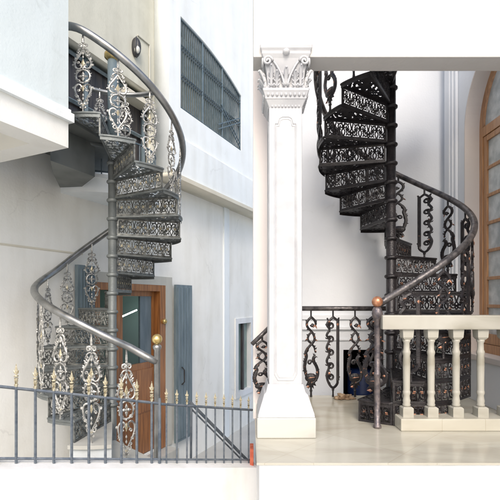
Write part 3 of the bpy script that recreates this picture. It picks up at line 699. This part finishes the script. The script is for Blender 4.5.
# wooden window
WX = SX+.20
wn = bmesh.new()
def yb_(y0,y1,z0,z1,x0=WX-.03,x1=WX+.05): box(wn, x0, x1, y0, y1, z0, z1, .004)
ro = rA+.02; ri_ = rA-.075
orr = [(cyA+ro*cos(pi*i/28), sp+ro*sin(pi*i/28)) for i in range(29)]; irr = [(cyA+ri_*cos(pi*i/28), sp+ri_*sin(pi*i/28)) for i in range(28,-1,-1)]
wn = sheet(orr+irr, [], .08, lambda u,v,w: (WX+.01+w, u, v))
yb_(cyA+rA-.075, cyA+rA+.02, -.60, sp-.001); yb_(cyA-rA-.02, cyA-rA+.075, -.60, sp-.001); yb_(cyA-rA+.075, cyA+rA-.075, sp-.11, sp-.003); yb_(cyA-.04, cyA+.04, -.50, sp-.11); yb_(cyA-rA+.075, cyA+rA-.075, -.60, -.50)
win = finish('arched_window', wn, 'wood2', villa)
wn = bmesh.new()
lf = [(cyA+.04, cyA+rA-.075), (cyA-rA+.075, cyA-.04)]
for ya, yb2 in lf:
    W_ = yb2-ya
    yb_(ya+.005, ya+.065, -.495, sp-.115, WX-.02, WX+.03); yb_(yb2-.065, yb2-.005, -.495, sp-.115, WX-.02, WX+.03)
    mid = (ya+yb2)/2; yb_(mid-.02, mid+.02, -.40, sp-.17, WX-.018, WX+.028)
    yb_(ya+.065, yb2-.065, -.495, -.38, WX-.019, WX+.029); yb_(ya+.065, yb2-.065, sp-.175, sp-.115, WX-.019, WX+.029)
    for k in range(1,7):
        z = -.38 + (sp-.175+.38)*k/7; yb_(ya+.065, yb2-.065, z-.018, z+.018, WX-.016, WX+.026)
finish('casement', wn, 'wood2', win)
bm = bmesh.new(); box(bm, WX+.004, WX+.010, cyA-rA+.07, cyA+rA-.07, -.5, sp-.1)
finish('pane', bm, 'glassgrey', win)
bm = sheet([(cyA+(ri_+.01)*cos(pi*i/28), sp-.004+(ri_+.01)*sin(pi*i/28)) for i in range(29)], [], .006, lambda u,v,w: (WX+.006+w, u, v)); finish('fanlight', bm, 'glassgrey', win)
# pier, beam, column
bm = bmesh.new(); box(bm, .030, .31, 3.96, 4.16, FZ+.001, 3.0, .004); finish('pier', bm, 'pink', villa)
BZ = 243*3.46/F
bm = bmesh.new(); box(bm, .028, 5.5, 3.46, 3.675, BZ, 2.56, .006)
finish('beam', bm, 'beam', villa)

CXc = (PX(270,3.5)+PX(301,3.5))/2; CYc = 3.5+.13
col = thing('column', 'white square column with carved leafy capital at the front of the marble terrace', 'column', (CXc, CYc, FZ))
def clocal(): return bmesh.new()
hw = .137
capz = 105; zc = PZ(105,3.5)-FZ; zt_ = PZ(50,3.5)-FZ
bm = bmesh.new()
flz = PZ(392,3.5)-FZ; plz = PZ(418,3.4)-FZ
# shaft with panel
sqlathe(bm, [(hw*1.0,flz),(hw,zc)])
sh = finish('shaft', bm, 'colwhite', col, False, True)
bm = bmesh.new()
# raised panel moulding, rounded top and bottom, on the four faces
pw = hw*.66; pzb, pzt = flz+.10, zc-.10
lp_ = [(-pw, pzb+.05)] + [(-pw, pzt-.06), (-pw*.72, pzt-.06), (-pw*.60, pzt-.015), (-pw*.3,pzt), (pw*.3,pzt), (pw*.60,pzt-.015), (pw*.72,pzt-.06), (pw,pzt-.06), (pw,pzb+.05), (pw*.7,pzb), (-pw*.7,pzb), (-pw, pzb+.05)]
for a in range(4):
    ca, sa = cos(a*pi/2), sin(a*pi/2)
    for rr_, sc_ in ((.006,1.0),(.0035,.86)):
        tube(bm, [(x*sc_*ca + (hw)*sa, x*sc_*sa - (hw)*ca, (z-(pzb+pzt)/2)*(1-(1-sc_)*.14)+(pzb+pzt)/2) for x, z in lp_], rr_, 6, False)
finish('panel_moulding', bm, 'colwhite', sh, True, True)
bm = bmesh.new(); sqlathe(bm, [(.232,plz),(.228,plz+.03),(.205,plz+.10),(.180,plz+.18),(.165,plz+.19),(.150,plz+.25),(.142,plz+.26),(.131,flz)])
finish('flared_base', bm, 'colwhite', col, False, True)
bm = bmesh.new(); box(bm, -.238, .238, -.238, .238, 0.001, plz, .006); finish('plinth', bm, 'whitemarble', col, False, True)
bm = bmesh.new()
z0 = zc
sqlathe(bm, [(.132,z0-.06),(.136,z0-.05),(.136,z0-.03),(.150,z0),(.165,z0+.03),(.172,z0+.035),(.172,z0+.05),(.185,z0+.085),(.190,z0+.095),(.190,z0+.115),(.16,z0+.125),(.150,z0+.16),(.160,z0+.27),(.185,z0+.36),(.200,z0+.39),(.200,z0+.41),(.212,z0+.43),(.215,zt_)])
cap = finish('capital', bm, 'colwhite', col, False, True)
bm = bmesh.new()
for a in range(4):
    ca, sa = cos(a*pi/2), sin(a*pi/2)
    def T(x, z, o=0.): return (x*ca + o*sa, x*sa - o*ca, z)
    for i in range(9):
        x = (-1+2*(i+.5)/9)
        v = T(x*.165, z0+.065, .178); ball(bm, v, .012, 6, (1,1,1.3))
        v = T(x*.125, z0-.015, .142); ball(bm, v, .009, 6, (1,1,1.3))
    # acanthus leaves
    for x, h_, w2 in ((0,.15,.035),(-.075,.12,.030),(.075,.12,.030),(-.12,.17,.03),(.12,.17,.03)):
        P_ = [T(x,z0+.12,.158), T(x,z0+.12+h_*.5,.170), T(x,z0+.12+h_*.85,.195), T(x*1.02,z0+.12+h_,.215), T(x*1.02,z0+.12+h_*.93,.228)]
        tube(bm, crom(P_,3), [w2*(.35+.65*sin(pi*min(1,(i+2)/13))) *.55 for i in range(13)], 6)
        for sg in (-1,1):
            for q in range(3): leaf(bm, T(x,z0+.13+h_*.28*q,.170), T(x+sg*w2*1.05,z0+.165+h_*.28*q,.182), .010)
    # volutes at corners and centre stems
    for sg in (-1,1):
        sp_ = spiral(0,0,.040,pi,1.6,-1,r1=.15,n=18)
        tube(bm, [T(sg*(.150+p_[0]), z0+.335+p_[1], .190) for p_ in sp_], .011, 6)
        tube(bm, [T(sg*v[0], v[1], .178) for v in crom([(.01,z0+.14),(.035,z0+.22),(.075,z0+.30),(.11,z0+.345)],3)], .010, 6)
    ball(bm, T(0,z0+.40,.205), .030, 8, (1,1,.9))
finish('carving', bm, 'colwhite', cap, True, True)
for o_ in col.children:
    md = o_.modifiers.new('bevel', 'BEVEL'); md.width = .006; md.segments = 2; md.limit_method = 'ANGLE'
# ---- marble balustrade
bY = 3.68
tb = thing('marble_balustrade', 'cream marble balustrade with thick square top rail before the black staircase', 'balustrade', (PX(379,bY), bY, FZ))
bm = bmesh.new(); box(bm, PX(380,bY), 4.3, bY-.075, bY+.075, -.255, -.132, .010); finish('top_rail', bm, 'marble', tb)
bm = bmesh.new(); box(bm, PX(397,bY), 4.3, bY-.10, bY+.10, FZ+.001, FZ+.105, .008); finish('plinth', bm, 'floor', tb)
hb = -.255-(FZ+.105)
bm = bmesh.new()
sqlathe(bm, [(.046,0),(.046,.075),(.034,.085)])
lathe(bm, [(.030,.085),(.036,.10),(.030,.115),(.034,.135),(.030,.15),(.027,.18),(.033,.20),(.033,.215),(.029,.225),(.030,.34),(.0315,.46),(.0315,.50),(.029,.53),(.034,.55),(.034,.565),(.027,.58),(.026,.64),(.034,.655),(.034,.67)], 18)
sqlathe(bm, [(.030,.67),(.044,.69),(.048,hb)])
bm2 = finish('baluster', bm, 'marble', tb, False, True)
for p_ in bm2.data.polygons:
    if abs(p_.normal.z) < .95 and p_.area < .0009: p_.use_smooth = True
first = True
for i, px in enumerate((406.5, 431, 456, 480.5, 505, 529.5, 554, 578.5)):
    o = bm2 if first else inst(bm2, tb); first = False
    o.location = (PX(px,bY)-tb.location.x, 0, .105)

# ---- right stair
PR = Vector((1.50, 4.47, FZ))
stairR = thing('spiral_staircase', 'black cast iron spiral staircase with copper touched scroll balusters behind the cream marble balustrade', 'spiral staircase', PR, 'spiral staircases')
a0r = -119.; dar = 23.
def railz_r(az): return .2*((az-a0r)/dar+1)+.86
def rail_r_pts():
    out = [(-.385,-.79,1.065),(-.37,-.73,1.07)]
    az = -111.
    while az < a0r+dar*17.2: out.append((.785*cos(R(az)), .785*sin(R(az)), railz_r(az))); az += 4
    return out
build_stair(stairR, dict(n=18, s=1, a0=a0r, da=dar, rise=.2, R=.76, z0=0, pole_r=.05, pole_h=5.2, m_pole='iron', hole=.30, ph=.2, wf=.0078,
    m_step='iron', m_lace='iron', m_gild='copper', m_bal='iron', m_rail='iron_rail', balusters=[vine_baluster_bms(), lyre_baluster_bms()], railz=railz_r, bR=.765, bw=1.42, bh=.86,
    first_iron=0, stone=None, rail_pts=rail_r_pts, rail_r=.032))
bm = bmesh.new(); lathe(bm, [(.035,0),(.035,.02),(.026,.03),(.025,.45),(.030,.46),(.030,.48),(.025,.49),(.025,.95),(.040,.965),(.048,1.0),(.040,1.04),(.028,1.06)], 16, (-.385,-.79,0))
nw = finish('newel_post', bm, 'newel', stairR, True, True)
bm = bmesh.new(); ball(bm, (-.385,-.79,1.105), .048, 18); finish('ball_finial', bm, 'copperball', nw, True, True)
bm = bmesh.new(); azs = [a0r+dar*17.5+i*8 for i in range(13)]
prism(bm, [(.05*cos(R(azs[0])),.05*sin(R(azs[0])))]+[(.76*cos(R(a)),.76*sin(R(a))) for a in azs]+[(.05*cos(R(azs[-1])),.05*sin(R(azs[-1])))], 3.72, 3.79); finish('landing', bm, 'iron', stairR, False, True)

L_ = 2*.755*sin(R(dar)/2)
s_, g_ = riser_bms(-L_/2, L_/2, .196, .0078)
sp0 = finish2('side_panel', s_, g_, 'iron', 'copper', stairR); used_ = False
for k in range(0, 5):
    az = a0r+dar*k
    for j in range(min(k+1, 3)):
        o = sp0 if not used_ else inst(sp0, stairR); used_ = True
        o.location = (.745*cos(R(az)), .745*sin(R(az)), .2*(k-j)+.002); o.rotation_euler = (0,0,R(az)+pi/2)
# ---- straight railing at the back and the short sloping one beside the column
V1 = vine_baluster_bms(); V2 = lyre_baluster_bms()
def railing(label, a, b, h, kinds, n, rr=.024, base=None):
    a = Vector(a); b = Vector(b)
    t = thing('iron_railing', label, 'railing', a, 'black iron railings on the marble terrace')
    up = Vector((0,0,h)); bm = bmesh.new(); d = (b-a).normalized(); 
    tube(bm, [a+up-d*.03, b+up+d*.03], [rr,rr], 8); finish('handrail', bm, 'iron_rail', t, True)
    ang = atan2(d.y, d.x); srcs = []
    for i in range(n):
        u = (i+.5)/n; k = kinds[i % len(kinds)]
        s_, g_ = (vine_baluster_bms, lyre_baluster_bms)[k]()
        q = finish2('baluster', s_, g_, 'iron', 'copper', t)
        q.location = (b-a)*u; q.rotation_euler = (0,0,ang); q.scale = (1.18,1,h/.86)
    return t
yb0 = 4.85
railing('straight black iron railing with vine and lyre balusters at the back of the marble floor', (PX(300,yb0),yb0,FZ+.002), (PX(388,yb0),yb0,FZ+.002), 1.02, (0,1,0,1), 4, .028)
t = railing('short sloping iron railing panel between the white column and the pier', (PX(251,3.85)+.03,3.82,PZ(408,3.82)), (PX(270,3.85),3.87,PZ(392,3.87)), .60, (0,), 1, .020)
# ---- oddments
bm = bmesh.new(); lathe(bm, [(.20,-1.93),(.215,-1.90),(.215,-1.62),(.225,-1.60),(.215,-1.58),(.215,-1.32),(.225,-1.30),(.215,-1.28),(.215,-1.0),(.20,-.97),(.05,-.96)], 24, (1.60,5.95,0)); tag(finish('drum', bm, 'bluedrum', None, True), 'blue plastic drum inside the dark niche', 'drum')
def lump(nm, mat, c, sx, sy, sz, label, cat, seed):
    bm = bmesh.new(); bmesh.ops.create_icosphere(bm, subdivisions=4, radius=1)
    for v in bm.verts:
        nz = noise.noise(v.co*1.6+Vector((seed,0,0)))*.5 + noise.noise(v.co*4.5+Vector((seed,3,0)))*.28
        k = 1+nz; v.co = Vector((v.co.x*sx*k, v.co.y*sy*k, max(-.0, v.co.z*sz*k+sz*.25)))+Vector(c)
    tag(finish(nm, bm, mat, None, True), label, cat)
lump('cloth', 'cloth', (PX(344,4.74), 4.74, FZ+.004), .095, .05, .05, 'small crumpled brown cloth on the floor at the foot of the back railing', 'cloth', 2)
lump('cloth_bundle', 'cloth2', (PX(421,3.86), 3.93, FZ+.004), .12, .06, .16, 'dark patterned bundle with cream patches behind the marble balusters', 'bundle', 9)

# ================================================================== ground, camera, light
bm = bmesh.new(); quad(bm, (-60,-60,-2.9),(60,-60,-2.9),(60,80,-2.9),(-60,80,-2.9)); g = finish('ground', bm, 'ground'); g['kind'] = 'structure'
for o in list(COL.objects):
    if o.parent is None: o.location.z += EYE
cam = bpy.data.cameras.new('camera'); co = bpy.data.objects.new('camera', cam); COL.objects.link(co); S.camera = co
co.location = (0,0,EYE); co.rotation_euler = (R(90),0,0); cam.sensor_width = 36; cam.lens = 36*F/500; cam.shift_y = .1; cam.clip_end = 500; cam.clip_start = .05
S.render.resolution_x = S.render.resolution_y = 1024
sd = Vector((.04,-1.0,0)).normalized(); el = R(40)
sun = bpy.data.lights.new('sun', 'SUN'); sun.energy = .80; sun.angle = R(22); sun.color = (1,.965,.91)
so = bpy.data.objects.new('sun', sun); COL.objects.link(so)
dirv = Vector((sd.x*cos(el), sd.y*cos(el), sin(el))); so.rotation_euler = dirv.to_track_quat('Z','Y').to_euler(); so.location = (0,0,20)
w = bpy.data.worlds.new('World'); S.world = w; w.use_nodes = True; n = w.node_tree
sky = n.nodes.new('ShaderNodeTexSky'); sky.sky_type = 'NISHITA'; sky.sun_disc = False; sky.sun_elevation = el; sky.sun_rotation = atan2(sd.x, sd.y); sky.dust_density = 3; sky.air_density = 1
n.links.new(sky.outputs[0], n.nodes['Background'].inputs[0]); n.nodes['Background'].inputs[1].default_value = .15
S.view_settings.view_transform = 'Standard'; S.view_settings.look = 'None'; S.view_settings.gamma = 1; S.view_settings.exposure = .86
S.view_settings.use_curve_mapping = False
S.cycles.max_bounces = 10; S.cycles.diffuse_bounces = 5; S.cycles.transparent_max_bounces = 12
